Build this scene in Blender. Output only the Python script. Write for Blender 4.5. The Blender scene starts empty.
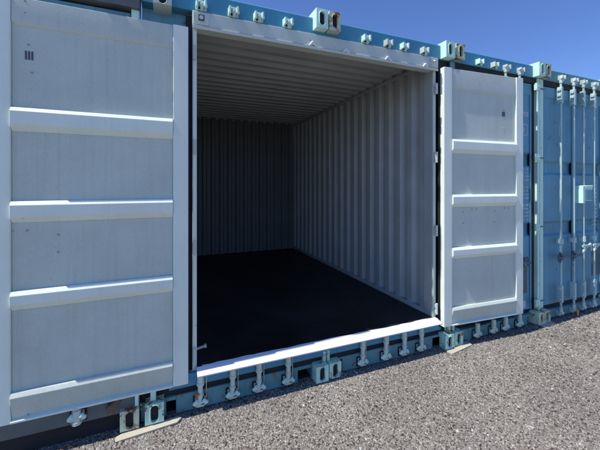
import bpy, math, random
import numpy as np
from mathutils import Vector, Matrix
R = math.radians
random.seed(7)
scene = bpy.context.scene
COL = scene.collection

# ------------------------------------------------------------------ camera
cam_d = bpy.data.cameras.new('camera')
cam = bpy.data.objects.new('camera', cam_d); COL.objects.link(cam)
cam.location = (0, -2.09, 1.386)
cam.rotation_euler = (R(90), 0, R(-22.5))
cam_d.sensor_width = 36; cam_d.lens = 19.38
cam_d.shift_y = -0.0667
cam_d.clip_start = 0.05; cam_d.clip_end = 3000
scene.camera = cam

# ------------------------------------------------------------------ light
SUN_EL, SUN_AZ = R(58), R(88)          # azimuth measured from the facade's outward normal (-y) towards -x
sd = Vector((-math.sin(SUN_AZ)*math.cos(SUN_EL), -math.cos(SUN_AZ)*math.cos(SUN_EL), math.sin(SUN_EL)))
w = bpy.data.worlds.new('World'); scene.world = w; w.use_nodes = True
nt = w.node_tree; bg = nt.nodes['Background']
sky = nt.nodes.new('ShaderNodeTexSky'); sky.sky_type = 'NISHITA'; sky.sun_disc = False
sky.sun_elevation = SUN_EL
sky.sun_rotation = math.atan2(sd.x, sd.y)
sky.altitude = 1800; sky.air_density = 1.35; sky.dust_density = 0.2; sky.ozone_density = 4.5
tint = nt.nodes.new('ShaderNodeMix'); tint.data_type = 'RGBA'; tint.blend_type = 'MULTIPLY'; tint.inputs[0].default_value = 1
tint.inputs[7].default_value = (.575, .67, .95, 1)
nt.links.new(sky.outputs[0], tint.inputs[6]); nt.links.new(tint.outputs[2], bg.inputs[0]); bg.inputs[1].default_value = 0.13
sl = bpy.data.lights.new('sun', 'SUN'); sl.energy = 4.2; sl.angle = R(0.6); sl.color = (1, .96, .9)
so = bpy.data.objects.new('sun', sl); COL.objects.link(so)
so.rotation_euler = sd.to_track_quat('Z', 'Y').to_euler()
scene.view_settings.view_transform = 'Standard'; scene.view_settings.look = 'None'
scene.view_settings.exposure = 0.38; scene.view_settings.gamma = 1
scene.view_settings.use_curve_mapping = False

# ------------------------------------------------------------------ materials
def paint(name, col, rough=.5, vary=.12, rust=0.0, streak=.15, wear=0.0, wearcol=(.55,.58,.6), bump=.15, wave=0.0, metal=0.0, dust=0.0):
    m = bpy.data.materials.new(name); m.use_nodes = True
    t = m.node_tree; N = t.nodes; L = t.links; b = N['Principled BSDF']
    tc = N.new('ShaderNodeTexCoord')
    def noise(scale, detail=4, vec=None, r=.55):
        n = N.new('ShaderNodeTexNoise'); n.inputs['Scale'].default_value = scale
        n.inputs['Detail'].default_value = detail; n.inputs['Roughness'].default_value = r
        L.new(vec if vec else tc.outputs['Object'], n.inputs['Vector']); return n.outputs['Fac']
    def ramp(fac, a, c, v0=0., v1=1.):
        r = N.new('ShaderNodeMapRange'); r.inputs[1].default_value = a; r.inputs[2].default_value = c
        r.inputs[3].default_value = v0; r.inputs[4].default_value = v1; L.new(fac, r.inputs[0]); return r.outputs[0]
    def mix(fac, A, B, mode='MIX'):
        x = N.new('ShaderNodeMix'); x.data_type = 'RGBA'; x.blend_type = mode
        if isinstance(fac, float): x.inputs[0].default_value = fac
        else: L.new(fac, x.inputs[0])
        for v, i in ((A, 6), (B, 7)):
            if isinstance(v, tuple): x.inputs[i].default_value = (*v, 1)
            else: L.new(v, x.inputs[i])
        return x.outputs[2]
    mp = N.new('ShaderNodeMapping'); mp.inputs['Scale'].default_value = (38, 38, 1.3)
    L.new(tc.outputs['Object'], mp.inputs[0])
    big = noise(3.0, 5); fine = noise(90, 3); st = noise(1.0, 3, mp.outputs[0])
    c = mix(ramp(big, .3, .7), tuple(x*(1-vary) for x in col), tuple(min(1, x*(1+vary)) for x in col))
    c = mix(ramp(st, .52, .8, 0, streak), c, tuple(x*.45 for x in col))
    c = mix(ramp(fine, .45, .75, 0, .18), c, tuple(min(1, x*1.35+.02) for x in col))
    if dust: c = mix(ramp(noise(1.6, 6), .4, .75, 0, dust), c, (.33, .31, .28))
    if wear:
        wn = noise(34, 6, None, .7)
        c = mix(ramp(wn, .68-wear*.35, .73-wear*.35), c, wearcol)
    if rust:
        rn = noise(14, 7, None, .72)
        rc = mix(ramp(noise(60, 4), .3, .7), (.16, .055, .02), (.33, .15, .06))
        c = mix(ramp(rn, .69-rust*.34, .76-rust*.34), c, rc)
    L.new(c, b.inputs['Base Color'])
    L.new(ramp(big, .3, .7, max(0, rough-.08), min(1, rough+.12)), b.inputs['Roughness'])
    b.inputs['Metallic'].default_value = metal
    bp = N.new('ShaderNodeBump'); bp.inputs['Strength'].default_value = bump; bp.inputs['Distance'].default_value = .002
    L.new(noise(160, 4), bp.inputs['Height']); last = bp
    if wave:
        b2 = N.new('ShaderNodeBump'); b2.inputs['Strength'].default_value = wave; b2.inputs['Distance'].default_value = .03
        L.new(noise(2.6, 2), b2.inputs['Height']); L.new(b2.outputs[0], bp.inputs['Normal'])
    L.new(bp.outputs[0], b.inputs['Normal'])
    return m
M = {}
M['door_frame'] = paint('grey_blue_door_frame_paint', (.80,.885,.77), .40, .05, streak=.12, wave=.05, wear=.05, wearcol=(.3,.33,.38))
M['door_panel'] = paint('grey_blue_door_panel_paint', (.57,.635,.555), .48, .08, streak=.18, wear=.03, wearcol=(.40,.42,.40), wave=.08, bump=.2)
M['lining']   = paint('dull_grey_lining_paint', (.42,.445,.42), .55, .12, streak=.25, wear=.08, wearcol=(.1,.1,.11))
M['roofing']  = paint('dull_grey_roof_lining', (.36,.37,.355), .6, .12, streak=.1)
M['lining_shaded'] = paint('grey_end_wall_shaded', (.13,.145,.145), .6, .14, streak=.25)  # grey lining darkened: the shade at the far end is put into the colour
M['header']   = paint('grey_header_paint', (.56,.63,.57), .5, .08, rust=.12, streak=.1, wear=.1, wearcol=(.5,.55,.6))
M['teal']     = paint('faded_teal_beam_paint', (.10,.27,.31), .6, .2, rust=.36, streak=.5, wear=.12, wearcol=(.2,.38,.42), dust=.18)
M['teal_rail']= paint('teal_top_rail_paint', (.06,.26,.40), .5, .12, rust=.1, streak=.2, wear=.08, wearcol=(.2,.4,.46))
M['blue']     = paint('sun_faded_blue_paint', (.135,.35,.455), .52, .16, rust=.2, streak=.5, wear=.2, wearcol=(.2,.36,.48), wave=.1)
M['slate']    = paint('slate_grey_beam_paint', (.12,.14,.145), .5, .15, rust=.15, streak=.2, dust=.2)
M['mint']     = paint('pale_mint_paint', (.62,.90,.76), .45, .1, rust=.16, streak=.25, wear=.1, wearcol=(.15,.35,.42))
M['mint_rust']= paint('rusty_mint_casting_paint', (.58,.66,.46), .6, .15, rust=.5, streak=.4, wear=.2, wearcol=(.55,.5,.38))
M['mint_dirty']= paint('stained_mint_casting_paint', (.52,.80,.66), .55, .14, rust=.45, streak=.3, wear=.15, wearcol=(.08,.3,.5))
M['galv']     = paint('galvanised_steel', (.58,.68,.60), .38, .12, rust=.1, streak=.2, metal=.15)
M['rod']      = paint('mint_galvanised_rod', (.46,.62,.58), .45, .18, rust=.15, streak=.25, metal=.1)
M['sill']     = paint('bright_worn_sill_paint', (.80,.82,.86), .35, .05, streak=.05, wear=.1, wearcol=(.35,.37,.42))
M['black']    = paint('black_rubber_gasket', (.012,.013,.015), .7, .2, streak=0, bump=.1)
M['void']     = paint('recess_shade_black', (.02,.02,.022), .8, .2, streak=0)  # near-black colour paints the shade in holes, gaps and under beams
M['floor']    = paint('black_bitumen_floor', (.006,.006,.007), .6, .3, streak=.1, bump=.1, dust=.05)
M['white']    = paint('white_marking_paint', (.50,.62,.68), .6, .1, streak=.2)
M['hookw']    = paint('white_hook_paint', (.8,.82,.85), .4, .05, streak=.05)
M['notice']   = paint('dark_weathered_notice_plate', (.09,.13,.15), .5, .3, streak=.3, wear=.25, wearcol=(.2,.25,.25))
M['rust']     = paint('rusty_steel', (.15,.09,.055), .8, .3, streak=.2, bump=.4)
M['orange']   = paint('orange_rust_knob', (.55,.16,.04), .7, .2, streak=.1)
M['wood']     = paint('pale_weathered_wood', (.48,.43,.33), .8, .15, streak=.1, bump=.4)
M['leaf']     = paint('dry_orange_leaf', (.5,.16,.05), .8, .3, streak=0)
M['dot']      = paint('dark_steel_bolt', (.07,.08,.09), .4, .2, streak=0)
M['pbolt']    = paint('painted_bolt', (.34,.38,.34), .4, .1, streak=0)
M['pad']      = paint('brown_stained_tag', (.45,.28,.12), .7, .3, streak=.2)

# ------------------------------------------------------------------ mesh builder
def empty(name, loc=(0,0,0), rz=0, parent=None):
    o = bpy.data.objects.new(name, None); COL.objects.link(o); o.location = loc; o.rotation_euler = (0,0,rz)
    o.empty_display_size = .1
    if parent: o.parent = parent
    return o
def tag(o, label=None, cat=None, group=None, kind=None):
    for k, v in (('label',label),('category',cat),('group',group),('kind',kind)):
        if v: o[k] = v
    return o
class MB:
    def __init__(s, off=(0,0,0)): s.v = []; s.f = []; s.sm = []; s.off = Vector(off)
    def add(s, vs, fs, smooth=False):
        n = len(s.v); s.v += [tuple(Vector(v)-s.off) for v in vs]; s.f += [tuple(i+n for i in f) for f in fs]; s.sm += [smooth]*len(fs); return s
    def box(s, x0,x1,y0,y1,z0,z1):
        return s.add([(x0,y0,z0),(x1,y0,z0),(x1,y1,z0),(x0,y1,z0),(x0,y0,z1),(x1,y0,z1),(x1,y1,z1),(x0,y1,z1)],
              [(0,3,2,1),(4,5,6,7),(0,1,5,4),(1,2,6,5),(2,3,7,6),(3,0,4,7)])
    def prismx(s, prof, x0, x1):      # prof: closed (y,z) outline, anticlockwise seen from +x
        n = len(prof)
        vs = [(x0,y,z) for y,z in prof]+[(x1,y,z) for y,z in prof]
        fs = [tuple(range(n))[::-1], tuple(range(n,2*n))]+[(i,(i+1)%n,(i+1)%n+n,i+n) for i in range(n)]
        return s.add(vs, fs)
    def cyl(s, a, b, r, n=12, r2=None):
        a, b = Vector(a), Vector(b); d = (b-a).normalized(); r2 = r if r2 is None else r2
        u = d.orthogonal().normalized(); w_ = d.cross(u)
        vs = []
        for p, q in ((a,r),(b,r2)):
            vs += [p+(u*math.cos(2*math.pi*i/n)+w_*math.sin(2*math.pi*i/n))*q for i in range(n)]
        s.add(vs, [(i,(i+1)%n,(i+1)%n+n,i+n) for i in range(n)], True)
        return s.add(vs, [tuple(range(n))[::-1], tuple(range(n,2*n))])
    def build(s, name, mat, parent=None, bevel=0.0, seg=2):
        me = bpy.data.meshes.new(name); me.from_pydata(s.v, [], s.f); me.materials.append(mat)
        me.polygons.foreach_set('use_smooth', s.sm); me.update()
        o = bpy.data.objects.new(name, me); COL.objects.link(o)
        if parent: o.parent = parent
        if bevel:
            b = o.modifiers.new('bevel','BEVEL'); b.width = bevel; b.segments = seg; b.limit_method = 'ANGLE'; b.angle_limit = R(35)
            o.modifiers.new('wn','WEIGHTED_NORMAL')
        return o
def copies(o, parent, offsets):
    out = []
    for d in offsets:
        c = o.copy(); COL.objects.link(c); c.parent = parent; c.location = d; out.append(c)
        for ch in o.children:
            e = ch.copy(); COL.objects.link(e); e.parent = c
    return out

# trapezoid corrugated sheet; along = 'x' (faces y), 'y' (faces x) or 'roof' (ridges run along x, faces z)
def corrugated(kind, a0, a1, c, b0, b1, pitch=.2, amp=.028, th=.003):
    prof = []; a = a0; L_ = a1-a0; n = max(1, round(L_/pitch)); p = L_/n
    for i in range(n):
        q = a0+i*p
        prof += [(q,0),(q+.36*p,0),(q+.48*p,amp),(q+.86*p,amp)]
    prof.append((a1,0))
    mb = MB(); vs = []
    for t in (0, th):
        for (u, o_) in prof:
            for b in (b0, b1):
                k = c+o_+t
                vs.append({'x':(u,k,b),'y':(k,u,b),'roof':(b,u,k)}[kind])
    m = len(prof)*2; fs = []
    for i in range(len(prof)-1):
        j = 2*i; fs.append((j,j+2,j+3,j+1)); fs.append((m+j,m+j+1,m+j+3,m+j+2))
        fs.append((j,m+j,m+j+2,j+2)); fs.append((j+1,j+3,m+j+3,m+j+1))
    fs.append((0,1,m+1,m)); e = m-2; fs.append((e,m+e,m+e+1,e+1))
    return mb.add(vs, fs)

# corner casting: cast steel block with an oval hole in front and in the left side
def casting(x, z, w_=.10, h=.14, d=.13, y0=-.055, mat='mint', parent=None, hw=.020, hh=.046, off=(0,0,0)):
    x0, x1, y1, z0, z1 = x-w_/2, x+w_/2, y0+d, z-h/2, z+h/2
    mb = MB(off)
    n = 24
    def plate(P, a0, a1, b0, b1, inward):      # P maps (a, b, depth) to a point
        ca, cb = (a0+a1)/2, (b0+b1)/2
        outer, inner, deep = [], [], []
        for i in range(n):
            t = 2*math.pi*(i+.5)/n; c_, s_ = math.cos(t), math.sin(t)
            k = min((a1-a0)/2/max(abs(c_),1e-6), (b1-b0)/2/max(abs(s_),1e-6))
            outer.append(P(ca+c_*k, cb+s_*k, 0))
            ia, ib = ca+hw*c_, cb+(hh-hw)*math.copysign(1,s_)+hw*s_
            inner.append(P(ia, ib, 0)); deep.append(P(ia, ib, inward))
        corners = [P(a1,b1,0),P(a0,b1,0),P(a0,b0,0),P(a1,b0,0)]
        vs = outer+inner+deep+corners
        fs = []
        for i in range(n):
            j = (i+1)%n
            fs.append((i,j,n+j,n+i)); fs.append((n+i,n+j,2*n+j,2*n+i))
        for q in range(4):
            ang = [(a1,b1),(a0,b1),(a0,b0),(a1,b0)][q]
            # find the two outer points either side of the corner
            best = min(range(n), key=lambda i:(outer[i]-corners[q]).length+(outer[(i+1)%n]-corners[q]).length)
            fs.append((best,3*n+q,(best+1)%n))
        mb.add(vs, fs)
    plate(lambda a,b,dd: Vector((a, y0+dd, b)), x0, x1, z0, z1, .016)
    mb.add([(x1,y0,z0),(x1,y1,z0),(x1,y1,z1),(x1,y0,z1),(x0,y0,z0),(x0,y1,z0),(x0,y1,z1),(x0,y0,z1)],
           [(0,1,2,3),(4,7,6,5),(3,2,6,7),(0,4,5,1),(1,5,6,2)])
    o = mb.build('corner_casting', M[mat], parent)
    MB(off).box(x0+.012,x1-.012,y0+.0165,y0+.019,z0+.010,z1-.010).build('casting_cavity', M['void'], o)  # shallow near-black sheet paints the shade inside the hole
    # rolled lip round the hole
    lip = MB(off)
    for i in range(n):
        t0, t1 = 2*math.pi*i/n, 2*math.pi*(i+1)/n
        def q(t): return Vector((x+(hw+.004)*math.cos(t), y0-.001, z+(hh-hw)*math.copysign(1,math.sin(t) or 1)+(hw+.004)*math.sin(t)))
        lip.cyl(q(t0), q(t1), .0035, 5)
    lip.build('casting_lip', M[mat], o)
    return o

def top_keeper(x, z, y, parent, off=(0,0,0), mat='mint', rod=False):
    mb = MB(off)
    mb.box(x-.033,x+.033,y-.006,y+.002,z-.026,z+.026)
    mb.box(x-.032,x-.018,y-.045,y-.006,z-.022,z+.024)
    mb.box(x+.016,x+.030,y-.045,y-.006,z-.018,z+.026)
    mb.box(x-.016,x+.014,y-.030,y-.006,z+.013,z+.024)
    o = mb.build('cam_keeper', M[mat], parent, .003)
    MB(off).box(x-.0175,x+.0155,y-.013,y-.0065,z-.020,z+.0125).build('cam_gap', M['void'], o)  # black box paints the shade between the lugs
    c = MB(off).cyl((x-.012,y-.026,z-.004),(x+.036,y-.026,z-.004),.011,10)
    c.cyl((x+.002,y-.03,z-.04),(x+.002,y-.03,z+.006),.010,10)
    c.build('locking_cam', M['galv'], o)
    return o
def base_keeper(x, z, y, parent, off=(0,0,0), ztop=.17, rusty=False):
    mb = MB(off)
    j = random.uniform(-.003,.003)
    mb.box(x-.030,x+.030,y-.006,y+.002,z-.028,z+.022)
    mb.box(x-.031,x-.019,y-.036,y-.006,z-.020,z+.010)
    mb.box(x+.021,x+.032,y-.040,y-.006,z-.016,z+.022)
    mb.box(x-.022,x+.022,y-.034,y-.006,z-.028,z-.016)
    o = mb.build('cam_keeper', M['galv'], parent, .003)
    MB(off).box(x-.0185,x+.0205,y-.016,y-.0065,z-.0155,z+.018).build('cam_gap', M['void'], o)  # black box paints the shaded gap of the keeper
    c = MB(off)
    c.cyl((x+j-.02,y-.034,z-.006),(x+.026,y-.030,z+.004),.009,10)
    c.cyl((x+j-.005,y-.028,z-.014),(x+j,y-.026,z+.03),.012,12)
    c.build('locking_cam', M['galv'], o)
    c = MB(off)
    c.cyl((x+j,y-.026,z+.024),(x,y-.026,ztop-.035),.0155,14)
    c.cyl((x,y-.026,ztop-.075),(x,y-.026,ztop-.060),.023,16)
    c.cyl((x,y-.026,ztop-.060),(x,y-.026,ztop),.0195,16)
    c.cyl((x+j,y-.026,z+.045),(x+j,y-.026,z+.055),.021,14)
    c.build('rod_end', M['galv'], o)
    c = MB(off).cyl((x-.036,y-.022,z-.010),(x-.018,y-.036,z+.016),.012,8).cyl((x+.018,y-.040,z+.014),(x+.038,y-.028,z-.008),.011,8)
    c.build('cam_lug', M['mint'], o)
    MB(off).box(x-.042,x+.042,y-.0025,y-.0005,z-.040,z+.034).build('keeper_shade', M['void'], o)  # near-black plate paints shade on the beam around the keeper
    b = MB(off); b.box(x+.034,x+.039,y-.014,y-.002,z+.010,ztop-.03)
    b.build('rod_bracket', M['galv' if not rusty else 'mint_rust'], o, .002)
    if rusty:
        k = MB(off); k.cyl((x-.03,y-.04,z+.052),(x-.008,y-.034,z+.056),.013,10,.010); k.build('rusty_bolt', M['orange'], o, .002)
    return o
def box_part(name, mat, parent, x0,x1,y0,y1,z0,z1, bevel=.003, off=(0,0,0)):
    return MB(off).box(x0,x1,y0,y1,z0,z1).build(name, M[mat], parent, bevel)
# base beam with a dark fork pocket: built of pieces round the hole, as one mesh
def beam_with_holes(x0, x1, y0, y1, z0, z1, holes, off):
    mb = MB(off); a = x0
    for (h0, h1, hz) in holes:
        mb.box(a, h0, y0, y1, z0, z1)
        mb.box(h0, h1, y0, y1, hz, z1); mb.box(h0, h1, y0+.02, y1, z0, z0+.010)
        a = h1
    mb.box(a, x1, y0, y1, z0, z1)
    return mb

# ------------------------------------------------------------------ ground
def ground_material(chip=False):
    m = bpy.data.materials.new('chip_gravel' if chip else 'gravel_bed'); m.use_nodes = True
    t = m.node_tree; N = t.nodes; L = t.links; b = N['Principled BSDF']
    cr = N.new('ShaderNodeValToRGB')
    el = cr.color_ramp.elements
    el[0].position = 0; el[0].color = (.030,.019,.018,1)
    el[1].position = 1; el[1].color = (.56,.54,.50,1)
    for p, c in ((.11,(.07,.05,.045)),(.21,(.16,.138,.122)),(.50,(.235,.215,.188)),(.82,(.295,.275,.24)),(.95,(.36,.34,.30))):
        e = el.new(p); e.color = (*c, 1)
    if chip:
        at = N.new('ShaderNodeAttribute'); at.attribute_name = 'tone'; L.new(at.outputs['Fac'], cr.inputs[0]); src = cr.outputs[0]
        tc = N.new('ShaderNodeTexCoord')
    else:
        tc = N.new('ShaderNodeTexCoord'); v = N.new('ShaderNodeTexVoronoi'); v.inputs['Scale'].default_value = 120
        L.new(tc.outputs['Object'], v.inputs['Vector'])
        sp = N.new('ShaderNodeSeparateColor'); L.new(v.outputs['Color'], sp.inputs[0]); L.new(sp.outputs[0], cr.inputs[0]); src = cr.outputs[0]
        bp = N.new('ShaderNodeBump'); bp.invert = True; bp.inputs['Strength'].default_value = .8; bp.inputs['Distance'].default_value = .006
        L.new(v.outputs['Distance'], bp.inputs['Height']); L.new(bp.outputs[0], b.inputs['Normal'])
    n = N.new('ShaderNodeTexNoise'); n.inputs['Scale'].default_value = 1.4; n.inputs['Detail'].default_value = 6
    L.new(tc.outputs['Object'], n.inputs['Vector'])
    r = N.new('ShaderNodeMapRange'); r.inputs[1].default_value = .3; r.inputs[2].default_value = .7; r.inputs[3].default_value = .80; r.inputs[4].default_value = 1.06
    L.new(n.outputs['Fac'], r.inputs[0])
    mx = N.new('ShaderNodeMix'); mx.data_type = 'RGBA'; mx.blend_type = 'MULTIPLY'; mx.inputs[0].default_value = 1
    L.new(src, mx.inputs[6]); L.new(r.outputs[0], mx.inputs[7]); L.new(mx.outputs[2], b.inputs['Base Color'])
    b.inputs['Roughness'].default_value = .85
    return m
g = MB().add([(-400,-400,0),(400,-400,0),(400,400,0),(-400,400,0)], [(0,1,2,3)]).build('ground', ground_material())
tag(g, 'flat yard surfaced with grey chippings in front of the containers', 'ground', kind='structure')
rng = np.random.default_rng(5)
def gravel():
    n = 290000
    x = rng.uniform(-1.7, 5.8, n); y = rng.uniform(-2.9, .0, n)
    near = np.hypot(x-.2, y+2.1)
    keep = (rng.random(n) < np.clip(2.6/np.maximum(near,1), .35, 1)) & (y < -.002+.012*np.sin(x*9)+.006*np.sin(x*31))
    x, y = x[keep], y[keep]; n = len(x)
    size = rng.lognormal(math.log(.0037), .33, n).clip(.002,.009)*np.clip(near[keep]/3, 1, 1.5)
    base = np.array([[-1,-1,-.5],[1,-1,-.5],[1,1,-.5],[-1,1,-.5],[-.7,-.7,.5],[.7,-.7,.5],[.7,.7,.5],[-.7,.7,.5]])
    v = base[None]*np.ones((n,1,1)); v = v + rng.uniform(-.38,.38,(n,8,3))
    v *= np.stack([size, size*rng.uniform(.55,.95,n), size*rng.uniform(.5,.9,n)],1)[:,None,:]
    a = rng.uniform(0,6.283,n); ti = rng.normal(0,.35,n)
    ct, st_ = np.cos(ti)[:,None], np.sin(ti)[:,None]
    vx = v[...,0]*ct+v[...,2]*st_; vz = -v[...,0]*st_+v[...,2]*ct; vy = v[...,1]
    ca, sa = np.cos(a)[:,None], np.sin(a)[:,None]
    X = vx*ca-vy*sa+x[:,None]; Y = vx*sa+vy*ca+y[:,None]; Z = vz+(size*.22)[:,None]
    V = np.stack([X,Y,Z],-1).reshape(-1,3).astype(np.float32)
    F = np.array([[4,5,6,7],[0,1,5,4],[1,2,6,5],[2,3,7,6],[3,0,4,7]])
    F = (F[None]+(np.arange(n)*8)[:,None,None]).reshape(-1,4)
    me = bpy.data.meshes.new('gravel')
    me.vertices.add(len(V)); me.vertices.foreach_set('co', V.ravel())
    me.loops.add(F.size); me.loops.foreach_set('vertex_index', F.ravel().astype(np.int32))
    me.polygons.add(len(F)); me.polygons.foreach_set('loop_start', (np.arange(len(F))*4).astype(np.int32))
    me.polygons.foreach_set('loop_total', np.full(len(F),4,np.int32))
    me.update(calc_edges=True)
    at = me.attributes.new('tone','FLOAT','FACE')
    at.data.foreach_set('value', np.repeat(rng.random(n),5).astype(np.float32))
    me.materials.append(ground_material(True))
    o = bpy.data.objects.new('gravel', me); COL.objects.link(o)
    tag(o, 'coarse grey gravel chippings with dark brown and white specks covering the yard', 'gravel', kind='stuff')
gravel()

# ------------------------------------------------------------------ grey open doors
def text_part(s, size, loc, rot, mat, parent, name='lettering'):
    c = bpy.data.curves.new(name,'FONT'); c.body = s; c.size = size; c.extrude = .0006; c.offset = .0022
    t = bpy.data.objects.new(name, c); COL.objects.link(t)
    dg = bpy.context.evaluated_depsgraph_get(); me = bpy.data.meshes.new_from_object(t.evaluated_get(dg))
    bpy.data.objects.remove(t); me.materials.clear(); me.materials.append(mat)
    o = bpy.data.objects.new(name, me); COL.objects.link(o); o.location = loc; o.rotation_euler = rot; o.parent = parent
    return o
def open_door(parent, hinge, sgn, width, rz, label, z0, z1, dots, marks):
    """door folded flat against its neighbour; local x runs from the hinge outwards (times sgn), front is -y"""
    d = empty('door', (hinge[0], hinge[1], 0), rz, parent); d['label'] = label
    def X(a, b): return (min(sgn*a, sgn*b), max(sgn*a, sgn*b))
    sw = .085
    for a, b in ((0, sw), (width-sw, width)):
        x0, x1 = X(a, b)
        MB().box(x0,x1,0,.045,z0,z1).build('stile', M['door_frame'], d, .004)
    a0, a1 = X(sw, width-sw); a0 += .001; a1 -= .001
    # raised strips between the pressed panels: (upper edge, lower edge)
    ribs = [(1.775,1.655),(1.305,1.195),(.855,.755)]
    for hi, lo in ribs:
        prof = [(.016,lo),(-.012,lo+.034),(-.013,hi-.020),(.001,hi),(.040,hi),(.040,lo)]
        MB().prismx(prof, a0, a1).build('rib', M['door_frame'], d, .002)
    edges = [(2.205,1.775),(1.655,1.305),(1.195,.855),(.755,.345)]
    for hi, lo in edges:
        # pressed panel with a shallow dished border
        mb = MB(); i = .010
        vs = [(a0,.0165,lo),(a1,.0165,lo),(a1,.0135,hi),(a0,.0135,hi),(a0+i,.018,lo+i),(a1-i,.018,lo+i),(a1-i,.018,hi-i),(a0+i,.018,hi-i),
              (a0,.036,lo),(a1,.036,lo),(a1,.036,hi),(a0,.036,hi)]
        mb.add(vs, [(0,1,5,4),(1,2,6,5),(2,3,7,6),(3,0,4,7),(4,5,6,7),(11,10,9,8),(0,8,9,1),(1,9,10,2),(2,10,11,3),(3,11,8,0)])
        mb.build('panel', M['door_panel'], d, .003)
    zt = z1-.002; zb = z0+.002
    MB().prismx([(.016,2.19),(.004,2.212),(.008,zt),(.040,zt),(.040,2.19)], a0, a1).build('top_rail', M['door_panel'], d, .003)
    MB().prismx([(.020,zb),(-.012,.328),(.001,.350),(.040,.350),(.040,zb)], a0, a1).build('bottom_rail', M['door_panel'], d, .003)
    MB().prismx([(-.004,zb),(-.004,zb+.010),(.030,zb+.014),(.030,zb)], a0, a1).build('bottom_lip', M['door_frame'], d, .0015)
    # rubber seal standing behind the edges
    g0, g1 = X(-.010, width+.006)
    mb = MB(); mb.box(g0, g0+.02, .047, .062, z0-.012, z1+.012); mb.box(g1-.02, g1, .047, .062, z0-.012, z1+.012)
    mb.box(g0+.02, g1-.02, .047, .062, z0-.012, z0+.01); mb.box(g0+.02, g1-.02, .047, .062, z1-.01, z1+.008)
    mb.build('door_gasket', M['black'], d)
    proto = None
    for (x, z, y) in dots:
        if proto is None:
            proto = MB().cyl((0,.004,0),(0,-.004,0),.0075,10,.005).build('bolt_head', M['pbolt'], d, .001); proto.location = (sgn*x, y, z)
        else: copies(proto, d, [(sgn*x, y, z)])
    for (x, z) in marks:
        for k in range(3):
            MB().box(sgn*x-.018+k*.013, sgn*x-.011+k*.013, .015, .021, z-.022, z+.022).build('vent_slot', M['dot'], d)
    return d

# ------------------------------------------------------------------ THE OPEN CONTAINER
DEP = 3.26
oc = empty('shipping_container', (1.07, 0, 0))
OFF = (1.07, 0, 0)
tag(oc, 'open empty container with both grey doors swung wide, bare dark inside', 'shipping container', 'blue shipping containers standing in a row')
P = dict(parent=oc, off=OFF)
def op(name, mat, x0,x1,y0,y1,z0,z1, bevel=.003): return box_part(name, mat, oc, x0,x1,y0,y1,z0,z1, bevel, OFF)
XL, XR = .176, 2.095         # clear opening
ZS, ZH = .240, 2.352
X0, X1 = -.135, 2.270
# lining, roof and floor
def shift(o): o.location = (-OFF[0],0,0); return o
shift(corrugated('y', .12, DEP, XR+.012, .2, 2.56, .168, .038).build('side_wall', M['lining'], oc))
shift(corrugated('y', .12, DEP, XL-.055, .2, 2.56, .2, .030).build('side_wall', M['lining'], oc))
shift(corrugated('x', XL-.03, XR+.05, DEP, .2, 2.56, .13, .030).build('back_wall', M['lining_shaded'], oc))
shift(corrugated('roof', .10, DEP+.03, 2.455, XL-.06, XR+.06, .155, .040).build('roof', M['roofing'], oc))
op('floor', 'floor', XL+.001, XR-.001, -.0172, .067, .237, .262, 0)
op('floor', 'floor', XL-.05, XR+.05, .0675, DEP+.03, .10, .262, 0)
# wall feet and top plates
op('wall_rail', 'lining', XR-.005, XR+.011, .12, DEP, .262, .30)
op('wall_rail', 'lining', XR-.010, XR+.011, .12, DEP, 2.425, 2.454)
op('corner_post', 'lining', XR-.002, XR+.040, .020, .118, .21, 2.50)
op('corner_post', 'lining', XL-.060, XL-.002, .060, .118, .21, 2.50)
# joints
op('door_jamb', 'door_frame', XL-.026, XL, .012, .066, ZS-.05, ZH+.02)
op('door_jamb', 'header', XR, XR+.026, .010, .058, ZS-.04, ZH+.02)
# header: face, lip and corner plates
op('header', 'header', XL-.028, XR+.028, -.012, .030, ZH+.018, 2.458, .004)
hl = MB(OFF).prismx([(-.016,ZH-.006),(-.020,ZH+.014),(.07,ZH+.014),(.07,ZH+.004),(-.004,ZH+.004)], XL-.027, XR+.027).build('header_lip', M['header'], oc, .002)
op('header_flange', 'lining', XL-.02, XR+.02, .071, .082, ZH+.0045, 2.50)
cp = op('corner_plate', 'header', XL-.022, XL+.070, -.018, -.0125, ZH+.022, 2.452, .002)
MB(OFF).box(XL+.006,XL+.042,-.0225,-.0185,ZH+.045,ZH+.083).build('square_bolt', M['dot'], cp, .003)
MB(OFF).cyl((XL+.024,-.022,ZH+.063),(XL+.024,-.030,ZH+.063),.012,10).build('bolt_head', M['header'], cp)
cp = op('corner_plate', 'header', XR-.06, XR+.026, -.018, -.0125, ZH+.022, 2.452, .002)
MB(OFF).cyl((XR-.02,-.018,ZH+.07),(XR-.02,-.028,ZH+.06),.014,10).build('bolt_head', M['header'], cp)
MB(OFF).box(XR-.055,XR-.038,-.0225,-.0185,ZH+.03,ZH+.085).build('square_bolt', M['header'], cp, .003)
for x, z in ((.955,ZH+.028),(1.225,ZH+.02),(1.60,ZH+.02),(1.98,ZH+.02)):
    mb = MB(OFF); mb.cyl((x-.024,-.02,z-.012),(x-.002,-.024,z+.016),.0065,8); mb.cyl((x+.024,-.02,z-.012),(x+.002,-.024,z+.016),.0065,8)
    mb.box(x-.010,x+.010,-.022,-.0125,z-.004,z+.018)
    mb.build('lashing_hook', M['hookw'], oc)
# sill: sloping bright tread plate
sl_ = MB(OFF).prismx([(-.084,.238),(-.086,.247),(-.030,.270),(-.018,.270),(-.018,.238)], XL-.004, XR+.004).build('threshold', M['sill'], oc, .002)
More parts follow.
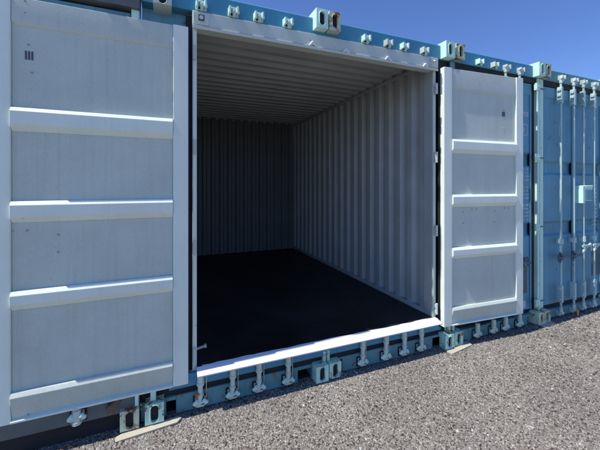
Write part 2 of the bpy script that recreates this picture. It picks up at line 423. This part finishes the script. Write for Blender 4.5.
# worn back edge of the tread, lapping unevenly over the floor
mb = MB(OFF); xs = [XL+.03]
while xs[-1] < XR-.05: xs.append(xs[-1]+random.uniform(.025,.11))
xs.append(XR-.004); ys = [(-.016+.012*random.random(), .271+.003*random.random()) for _ in xs]
n = len(xs); vs = [(x,-.0175,.237) for x in xs]+[(x,-.0175,.2705) for x in xs]+[(x,a,b) for x,(a,b) in zip(xs,ys)]+[(x,a,.237) for x,(a,b) in zip(xs,ys)]
fs = []
for k in range(n-1):
    for q in range(4): fs.append((q*n+k, q*n+k+1, ((q+1)%4)*n+k+1, ((q+1)%4)*n+k))
fs += [(0,n,2*n,3*n),(n-1,4*n-1,3*n-1,2*n-1)]
mb.add(vs, [f[::-1] for f in fs]).build('worn_tread_edge', M['sill'], oc)
op('sill_strip', 'teal_rail', X0+.15, X1-.11, -.010, .07, .156, .2355)
op('door_recess_seal', 'black', X0, X1, .014, .07, .112, .156, 0)
# side infill panels behind the folded doors
op('front_panel', 'blue', X0+.002, XL-.060, .060, .08, .156, 2.45)
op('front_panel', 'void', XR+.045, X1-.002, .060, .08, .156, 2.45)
op('door_recess_seal', 'black', XR+.027, XR+.060, .030, .058, .16, 2.46, 0)
op('door_recess_seal', 'black', XL-.062, XL-.027, .030, .058, .16, 2.44, 0)
op('door_recess_seal', 'black', XR+.029, X1, .020, .070, 2.390, 2.459, 0)
# top rail and base beam
rail = MB(OFF).prismx([(0,2.4595),(0,2.575),(.02,2.590),(.12,2.590),(.12,2.4595)], X0, X1).build('top_rail', M['teal_rail'], oc, .004)
beam_with_holes(X0, X1, 0, .10, .004, .112, [(.0,.055,.088),(.850,.955,.088),(1.170,1.205,.098),(2.075,2.155,.092)], OFF).build('base_beam', M['teal'], oc, .003)
for a_, b_ in ((.001,.054),(.851,.954),(1.171,1.204),(2.076,2.154)): op('fork_pocket', 'void', a_, b_, .012, .10, .0145, .022, 0)  # near-black floor plates paint the pockets' inner shade
op('pocket_lining', 'void', X0+.01, X1-.01, .101, .12, .004, .16, 0)  # near-black backing, pocket shade put into its colour
for x in (.2,.398,.564,.769,1.403,1.608,1.765,1.973): top_keeper(x, 2.494, 0, oc, OFF, random.choice(['mint','galv']))
for i, x in enumerate((.194,.392,.564,.769,1.367,1.579,1.755,1.93)): base_keeper(x, .055, 0, oc, OFF, .2355, rusty=(i==0))
top_keeper(-.37+.0, 2.515, -.02, oc, OFF, 'mint')
# corner castings
casting(1.010, 2.553, w_=.090, h=.135, y0=-.062, mat='mint', parent=oc, off=OFF)
casting(1.112, 2.553, w_=.090, h=.135, y0=-.060, mat='mint_rust', parent=oc, off=OFF)
casting(1.010, .062, w_=.095, h=.112, y0=-.065, mat='mint_dirty', parent=oc, off=OFF)
casting(1.118, .062, w_=.095, h=.110, y0=-.055, mat='mint_dirty', parent=oc, off=OFF)
op('post_foot', 'mint_dirty', 1.040, 1.060, -.018, .012, .119, .192)
op('post_foot', 'mint_dirty', 1.072, 1.094, -.014, .012, .119, .192)
casting(2.215, 2.530, w_=.10, h=.135, y0=-.062, mat='mint', parent=oc, off=OFF)
casting(2.205, .066, w_=.10, h=.120, y0=-.065, mat='mint_dirty', parent=oc, off=OFF)
op('post_foot', 'mint_dirty', 2.222, 2.250, -.03, .012, .129, .195)
casting(-.062, .074, w_=.10, h=.112, y0=-.060, mat='mint_dirty', parent=oc, off=OFF)
op('post_foot', 'mint', -.085, -.055, -.03, .02, .132, .192)
casting(-.02, 2.478, w_=.10, h=.10, y0=-.07, mat='header', parent=oc, off=OFF)
# hinges
for z in (2.20,1.62,1.00,.34):
    mb = MB(OFF); x = XR+.014
    mb.cyl((x,-.012,z-.045),(x,-.012,z+.045),.010,10); mb.box(x-.013,x+.013,-.014,-.002,z-.038,z-.012); mb.box(x-.013,x+.013,-.014,-.002,z+.012,z+.038)
    mb.build('hinge', M['header'], oc, .002)
    mb = MB(OFF); x = XL-.016
    mb.cyl((x,-.010,z-.045),(x,-.010,z+.045),.008,10); mb.box(x-.011,x+.011,-.012,-.002,z-.036,z+.036)
    mb.build('hinge', M['header'], oc, .002)
MB(OFF).cyl((XL,.035,.355),(XL+.05,.035,.365),.008,12).cyl((XL+.048,.035,.365),(XL+.060,.035,.366),.013,12).build('door_stop', M['pbolt'], oc, .002)
# the two doors
LD = [(.78,2.315,.009),(.845,2.315,.009),(.78,2.255,.009),(.845,2.255,.009),(.775,1.155,.018),(.835,1.155,.018),(.645,1.125,.018),(.645,1.035,.018),
      (.77,.285,.006),(.84,.285,.012),(.77,.22,.016),(.84,.22,.016),(.77,2.10,.018),(.755,1.96,.018)]
LDm = [(.765,2.045)]
ld = open_door(oc, (.122-OFF[0], -.052), -1, .922, R(.6), 'left grey door folded back', .197, 2.332, LD, LDm)
RD = [(.37,2.31,.009),(.43,2.31,.009),(.39,2.27,.009),(.73,2.30,.009),(.69,2.07,.018),(.69,1.90,.018),
      (.22,1.155,.018),(.22,1.055,.018),(.32,1.175,.018),(.37,1.175,.018),(.58,1.155,.018),(.58,1.055,.018),(.70,1.175,.018),(.75,1.175,.018),
      (.33,.29,.012),(.40,.29,.012),(.68,.29,.012)]
rd = open_door(oc, (2.143-OFF[0], -.060), 1, .915, R(-3.6), 'right grey door folded back', .195, 2.375, RD, [(.69,2.03)])
box_part('door_hook', 'dot', ld, -.60, -.592, .01, .022, .12, .195, .002)

# ------------------------------------------------------------------ closed blue containers
def shell(parent, x0, x1, off):
    """corrugated walls and roof of a closed container"""
    for nm, o in (('side_wall', corrugated('y', .14, DEP, x0+.012, .12, 2.54, .2, .03)), ('side_wall', corrugated('y', .14, DEP, x1-.045, .12, 2.54, .2, .03)),
                  ('back_wall', corrugated('x', x0+.03, x1-.03, DEP-.02, .12, 2.54, .13, .03)), ('roof', corrugated('roof', .12, DEP+.01, 2.545, x0+.02, x1-.02, .155, .02))):
        q = o.build(nm, M['blue'], parent); q.location = (-off[0], -off[1], 0)
def door_sheet(x0, x1, off, t1=(1.70,1.58), t2=(1.00,.88), zb=.140, zt=2.402, parent=None, y=.030, mat='blue'):
    a = y; r = y+.028
    prof = [(a,zb)]
    for hi, lo in (t2, t1):
        prof += [(a,lo-.012),(r,lo+.014),(r,hi-.014),(a,hi+.012)]
    prof += [(a,2.285),(a-.008,2.295),(a-.008,zt),(a+.045,zt),(a+.045,zb)]
    return MB(off).prismx(prof, x0, x1).build('door', M[mat], parent, .003)
def door_rims(door, x0, x1, off, y=.030, zb=.140, zt=2.402):
    for a, b in ((x0-.004, x0+.018), (x1-.018, x1+.004)):
        MB(off).box(a, b, y-.010, y-.001, zb+.002, zt-.002).build('door_edge', M['blue'], door, .002)
def hinge(x, z, parent, off, w_=.055):
    mb = MB(off)
    mb.box(x-w_/2, x+w_/2, -.030, -.004, z-.030, z+.030)
    mb.cyl((x-w_/2-.004,-.030,z-.035),(x-w_/2-.004,-.030,z+.035),.013,12)
    mb.cyl((x+.006,-.03,z),(x+.006,-.036,z),.010,8)
    return mb.build('hinge', M['mint'], parent, .003)
def rod(x, parent, off, ztop=2.49, zbot=.055, hside=-1, handle=.64, droop=0.0):
    y = -.026
    mb = MB(off).cyl((x,y,zbot+.05),(x,y,ztop-.02),.0105,14)
    o = mb.build('locking_bar', M['rod'], parent)
    # upper guide with toothed edge
    mb = MB(off); mb.box(x-.015,x+.015,y-.016,y+.030,2.235,2.405)
    for k in range(3): mb.box(x-.027,x-.015,y-.012,y+.024,2.245+k*.058,2.272+k*.058)
    mb.build('guide_bracket', M['rod'], o, .003)
    mb = MB(off); mb.box(x-.015,x+.015,y-.018,y+.030,.165,.345); mb.box(x-.024,x+.024,y-.010,y+.026,.185,.21); mb.box(x-.024,x+.024,y-.010,y+.026,.30,.325)
    mb.build('guide_bracket', M['rod'], o, .004)
    for z in (.80, 1.9):
        if z > 1: continue
        mb = MB(off).cyl((x,y,z-.028),(x,y,z+.028),.022,14); mb.box(x-.026,x+.026,y+.002,y+.030,z-.02,z+.02)
        mb.build('collar', M['rod'], o, .002)
    # handle with hub
    z = handle
    mb = MB(off); e = hside
    mb.cyl((x,y-.002,z-.03),(x,y-.002,z+.03),.021,12)
    mb.box(x-.075,x+.085,y-.036,y-.022,z-.010-droop,z+.012-droop); mb.cyl((x-.07,y-.029,z-.05),(x-.045,y-.029,z+.01),.010,8)
    mb.cyl((x+e*.085,y-.027,z-.035),(x+e*.085,y-.027,z+.03),.009,8)
    mb.cyl((x,y-.02,z),(x+e*.07,y-.03,z+.05),.011,8)
    mb.build('handle', M['notice' if droop == 0 else 'rod'], o, .002)
    mb = MB(off)
    mb.cyl((x,y,zbot-.01),(x,y,zbot+.055),.017,12); mb.cyl((x-.02,y-.012,zbot),(x+.026,y-.01,zbot+.008),.010,10)
    mb.build('locking_cam', M['galv'], o); mb = MB(off)
    mb.cyl((x,y,ztop-.045),(x,y,ztop+.005),.016,12); mb.cyl((x-.018,y-.012,ztop+.008),(x+.026,y-.012,ztop),.011,10)
    mb.build('locking_cam', M['galv'], o)
    return o

# --- container with text, half hidden behind the right grey door
CO = (2.88, 0, 0)
cc = empty('shipping_container', CO)
tag(cc, 'closed blue container half hidden behind the open right grey door', 'shipping container', 'blue shipping containers standing in a row')
def cpz(name, mat, *a, bevel=.003): return box_part(name, mat, cc, *a, bevel, CO)
A0, A1 = 2.275, 3.480
shell(cc, A0, A1, CO)
MB(CO).prismx([(0,2.4595),(0,2.573),(.02,2.588),(.12,2.588),(.12,2.4595)], A0, A1).build('top_rail', M['teal_rail'], cc, .004)
cpz('door_recess_seal', 'black', A0, A1, .010, .08, 2.405, 2.459, bevel=0)
cpz('door_recess_seal', 'black', A0, A1, .035, .08, .104, .1345, bevel=0)
beam_with_holes(A0, A1, 0, .10, .006, .104, [(3.295,3.392,.082)], CO).build('base_beam', M['teal'], cc, .004)
cpz('pocket_lining', 'void', A0+.01, A1-.01, .101, .12, .004, .15, bevel=0)
d1 = door_sheet(A0+.06, 2.862, CO, parent=cc); d2 = door_sheet(2.878, 3.392, CO, parent=cc)
door_rims(d2, 2.878, 3.392, CO)
cpz('door_gasket', 'black', 2.864, 2.876, .028, .06, .13, 2.42, bevel=0)
cpz('door_gasket', 'black', 3.398, 3.448, .030, .06, .13, 2.42, bevel=0)
cpz('corner_post', 'mint', 3.450, 3.480, -.004, .09, .134, 2.4585)
cpz('corner_post', 'blue', A0+.003, A0+.055, -.002, .09, .134, 2.4585)
for x in (2.614,2.81,2.974,3.174): top_keeper(x, 2.494, 0, cc, CO, random.choice(['mint','galv']))
for x in (2.576,2.783,2.946,3.145): base_keeper(x, .050, 0, cc, CO, .15)
for z in (2.36, 1.66, .965, .215): hinge(3.418, z, cc, CO)
casting(2.335, 2.530, w_=.095, h=.132, y0=-.060, mat='mint_rust', parent=cc, off=CO)
casting(2.325, .066, w_=.095, h=.116, y0=-.050, mat='mint_dirty', parent=cc, off=CO)
cpz('post_foot', 'mint_dirty', 2.282, 2.306, -.02, .012, .127, .18)
casting(3.430, 2.530, w_=.095, h=.135, y0=-.062, mat='mint', parent=cc, off=CO)
casting(3.425, .066, w_=.095, h=.120, y0=-.060, mat='mint_rust', parent=cc, off=CO)
cpz('post_foot', 'mint_rust', 3.440, 3.470, -.02, -.005, .129, .20)
YF = .0205
text_part('305', .062, (3.268-CO[0], .0285, 1.386+(185-115)/102), (R(90),0,0), M['white'], d2)
text_part('2', .06, (3.268-CO[0], .0285, 1.386+(185-131)/102), (R(90),0,0), M['white'], d2)
fr = MB(CO)
for q in ((3.270,3.338,1.88,1.887),(3.270,3.338,1.985,1.992),(3.270,3.276,1.888,1.984),(3.332,3.338,1.888,1.984)): fr.box(q[0],q[1],.0265,.0295,q[2],q[3])
fr.build('marking_frame', M['white'], d2)
mb = MB(CO)
for c_ in (3.255, 3.318):
    for r_ in range(15):
        z = 1.545-r_*.036
        if r_ in (4, 9): continue
        x = c_
        for k in range(3):
            wd = random.uniform(.006,.012); mb.box(x, x+wd, .0270, .0295, z-.010, z+.008); x += wd+.006
mb.build('weight_table', M['white'], d2)
MB(CO).box(3.245,3.330,.0235,.0295,.31,.585).build('notice_plate', M['notice'], d2, .001)
MB(CO).box(3.262,3.312,.0235,.0295,.165,.235).build('sticker', M['white'], d2, .001)
mb = MB(CO); mb.cyl((3.235,.0,.64),(3.32,-.015,.62),.011,10); mb.cyl((3.235,.03,.64),(3.235,-.01,.64),.014,10); mb.box(3.225,3.245,-.012,.028,.60,.68)
mb.build('handle', M['notice'], d2, .002)
rod(3.145, cc, CO, hside=1); rod(2.946, cc, CO, hside=1)

# --- fully closed container at the right edge
DO = (4.09, 0, 0)
dc = empty('shipping_container', DO)
tag(dc, 'closed blue container with four pale vertical locking bars on its doors', 'shipping container', 'blue shipping containers standing in a row')
B0, B1 = 3.486, 4.695
def dpz(name, mat, *a, bevel=.003): return box_part(name, mat, dc, *a, bevel, DO)
shell(dc, B0, B1, DO)
MB(DO).prismx([(.002,2.4595),(.002,2.571),(.022,2.586),(.12,2.586),(.12,2.4595)], B0, B1).build('top_rail', M['teal'], dc, .004)
dpz('door_recess_seal', 'black', B0, B1, .010, .08, 2.405, 2.459, bevel=0)
dpz('door_recess_seal', 'black', B0, B1, .035, .08, .098, .1345, bevel=0)
beam_with_holes(B0, B1, .002, .10, .012, .098, [], DO).build('base_beam', M['teal'], dc, .004)
dpz('pocket_lining', 'void', B0+.01, B1-.01, .101, .12, .004, .15, bevel=0)
T = dict(t1=(1.625,1.50), t2=(.995,.86))
e1 = door_sheet(3.566, 4.092, DO, parent=dc, **T); e2 = door_sheet(4.122, 4.622, DO, parent=dc, **T)
door_rims(e1, 3.566, 4.092, DO); door_rims(e2, 4.122, 4.622, DO)
dpz('door_gasket', 'black', 4.097, 4.117, .022, .06, .13, 2.42, bevel=0)
dpz('corner_post', 'mint', 3.490, 3.508, -.004, .09, .134, 2.4585)
dpz('corner_post', 'mint', 3.526, 3.556, .006, .09, .134, 2.4585)
dpz('corner_post', 'mint', 4.632, 4.690, -.004, .09, .134, 2.4585)
mb = MB(DO)
for z in (2.36,1.66,.965,.215): mb.box(3.488,3.556,-.007,-.0045,z-.006,z+.004)
mb.build('post_joint', M['notice'], dc)
for x in (3.823,4.05,4.215,4.424): top_keeper(x, 2.505, .002, dc, DO, 'galv')
for x in (3.79,4.015,4.19,4.39): rod(x, dc, DO, hside=(-1 if x < 4.1 else 1), droop=(0 if x < 4.1 else -.03), handle=(.64 if x < 4.1 else .70))
for x in (3.79,4.015,4.19,4.39):
    mb = MB(DO); mb.box(x-.030,x+.030,-.006,.002,.028,.080); mb.box(x-.031,x-.021,-.036,-.006,.030,.062); mb.box(x+.023,x+.033,-.036,-.006,.030,.070)
    mb.build('cam_keeper', M['galv'], dc, .002)
casting(3.530, 2.530, w_=.090, h=.132, y0=-.058, mat='mint_rust', parent=dc, off=DO)
casting(3.530, .066, w_=.095, h=.116, y0=-.050, mat='mint_rust', parent=dc, off=DO)
casting(4.650, 2.530, w_=.09, h=.132, y0=-.058, mat='mint', parent=dc, off=DO)
casting(4.650, .066, w_=.09, h=.116, y0=-.058, mat='mint_dirty', parent=dc, off=DO)
for z in (2.36,1.66,.965,.215): hinge(4.628, z, dc, DO)
# logo, stickers, lock box
mb = MB(DO); pts = [(3.86+.028*math.sin(t*math.pi), 1.90+.125*t) for t in np.linspace(0,1,9)]
lo = [(x,.0265,z) for x,z in pts]+[(3.857,.0265,z) for x,z in pts[::-1]]
n_ = len(lo); mb.add(lo+[(x,.0295,z) for x,y,z in lo], [tuple(range(n_))]+[(i,(i+1)%n_,(i+1)%n_+n_,i+n_) for i in range(n_)])
mb.build('round_marking', M['white'], e1)
mb = MB(DO)
for q in ((3.850,3.905,1.255,1.27),(3.850,3.905,1.325,1.34),(3.850,3.862,1.271,1.324),(3.893,3.905,1.271,1.324),(3.866,3.889,1.292,1.304)): mb.box(q[0],q[1],.0260,.0295,q[2],q[3])
mb.build('square_marking', M['white'], e1)
mb = MB(DO)
for q in ((4.285,4.335,2.02,2.12),(4.46,4.50,1.90,1.97),(4.28,4.33,1.50,1.58)):
    for k in range(3): mb.box(q[0]+k*.018, q[0]+k*.018+.010, .0260,.0295, q[2], q[3])
mb.build('faded_marking', M['white'], e2)
mb = MB(DO)
for c_ in (4.47, 4.52):
    for r_ in range(12): mb.box(c_, c_+random.uniform(.02,.03), .0270,.0295, 1.42-r_*.045, 1.44-r_*.045)
mb.build('weight_table', M['white'], e2)
MB(DO).box(4.46,4.60,.0235,.0295,.36,.66).build('notice_plate', M['notice'], e2, .001)
MB(DO).box(4.47,4.52,.0235,.0295,.22,.30).build('sticker', M['white'], e2, .001)
mb = MB(DO); mb.box(4.085,4.125,-.075,.02,1.19,1.38); mb.box(4.1251,4.26,-.070,.02,1.215,1.375); mb.box(4.1251,4.265,-.076,-.05,1.345,1.382)
lb = mb.build('lock_box', M['mint'], dc, .005)
MB(DO).box(4.14,4.245,-.0765,-.0705,1.225,1.335).build('lock_box_cover', M['blue'], lb, .003)
rp = empty('padlock_tag', (4.02, -.058, .075))
tag(rp, 'small brown stained tag hanging low on a locking bar of the closed right container', 'tag')
MB().box(-.012,.016,-.006,.004,-.075,-.01).build('tag_plate', M['pad'], rp, .003)
MB().cyl((0,-.001,-.02),(-.004,.012,.018),.005,8).build('tag_loop', M['pad'], rp)

# --- container behind the left grey door
AO = (-.78, 0, 0)
ac = empty('shipping_container', AO)
tag(ac, 'leftmost container, almost wholly hidden behind the open left grey door', 'shipping container', 'blue shipping containers standing in a row')
C0, C1 = -1.360, -.142
def apz(name, mat, *a, bevel=.003): return box_part(name, mat, ac, *a, bevel, AO)
shell(ac, C0, C1, AO)
MB(AO).prismx([(-.012,2.405),(-.012,2.571),(.010,2.586),(.12,2.586),(.12,2.405)], C0, C1).build('top_rail', M['slate'], ac, .004)
apz('base_beam', 'slate', C0, C1, -.02, .06, .098, .180)
apz('under_beam_shade', 'void', C0+.01, C1-.01, .004, .03, .004, .097, bevel=0)  # black plate paints the shaded gap between beam and ground
apz('under_beam_shade', 'void', C0+.01, C1-.01, .14, .16, .004, .20, bevel=0)
apz('door_recess_seal', 'black', C0, C1, .062, .08, .110, .21, bevel=0)
door_sheet(C0+.06, -.76, AO, zb=.19, zt=2.39, parent=ac, y=.04); door_sheet(-.745, C1-.05, AO, zb=.19, zt=2.39, parent=ac, y=.04)
apz('corner_post', 'mint', C1-.045, C1-.003, .01, .09, .182, 2.4045)
apz('corner_post', 'mint', C0+.003, C0+.05, .01, .09, .182, 2.4045)
casting(-.190, .068, w_=.095, h=.110, y0=-.055, mat='mint_rust', parent=ac, off=AO)
apz('post_foot', 'mint', -.165, -.146, -.035, .02, .125, .192)
casting(-1.305, .068, w_=.095, h=.110, y0=-.055, mat='mint_rust', parent=ac, off=AO)
casting(-.195, 2.53, w_=.095, h=.11, y0=-.055, mat='mint_rust', parent=ac, off=AO)
for x in (-.44,): base_keeper(x, .150, -.02, ac, AO, .19)
for x in (-.37,-.62,-1.1): top_keeper(x, 2.525, 0, ac, AO, 'galv')
mb = MB(AO); mb.cyl((-.30,-.035,.15),(-.24,-.04,.19),.012,10); mb.box(-.30,-.26,-.05,-.021,.13,.17); mb.cyl((-.27,-.045,.12),(-.25,-.045,.20),.008,8)
mb.build('rusty_latch', M['rust'], ac, .002)

# ------------------------------------------------------------------ small loose things
def shim(x, y, w_, d, rz, label):
    o = empty('wooden_shim', (x,y,.004), rz); o.name = 'wooden_shim'
    bpy.data.objects.remove(o)
    mb = MB(); pts = [(-w_/2,-d/2),(w_*.42,-d*.42),(w_/2,d*.1),(w_*.46,d/2),(-w_*.4,d/2),(-w_/2,d*.15)]
    n = len(pts); mb.add([(a,b,0) for a,b in pts]+[(a,b,.011) for a,b in pts], [tuple(range(n))[::-1],tuple(range(n,2*n))]+[(i,(i+1)%n,(i+1)%n+n,i+n) for i in range(n)])
    o = mb.build('wooden_shim', M['wood'], None, .002); o.location = (x,y,.001); o.rotation_euler = (0,R(-1),rz)
    tag(o, label, 'wooden shim', 'wooden shims under the corner castings')
shim(-.085, -.075, .34, .055, R(3), 'long pale wood strip under the castings beneath the left grey door')
shim(2.30, -.075, .30, .075, R(7), 'curled pale wood sliver under the castings beneath the right grey door')
shim(3.49, -.075, .20, .05, R(2), 'short tan wood wedge under the rusty castings of the closed blue container')
for i, (x, y) in enumerate(((-.47,-.055),(-.56,-.050),(-.505,-.062),(-.62,-.058))):
    s = .012+.004*(i%2)
    mb = MB().add([(-s,0,.002),(0,-s*.6,.006),(s,0,.003),(s*.3,s*.7,.009),(-s*.6,s*.6,.004),(0,0,.010),(-s,0,.0),(0,-s*.6,.003),(s,0,.0),(s*.3,s*.7,.006),(-s*.6,s*.6,.001)],
        [(0,1,5),(1,2,5),(2,3,5),(3,4,5),(4,0,5),(6,7,1,0),(7,8,2,1),(8,9,3,2),(9,10,4,3),(10,6,0,4),(10,9,8,7,6)])
    o = mb.build('dry_leaf', M['leaf']); o.location = (x,y,.004); o.rotation_euler = (0,0,i*1.7)
    tag(o, 'tiny orange dry leaf on the gravel below the left grey door', 'leaf', 'dry leaves below the left door')
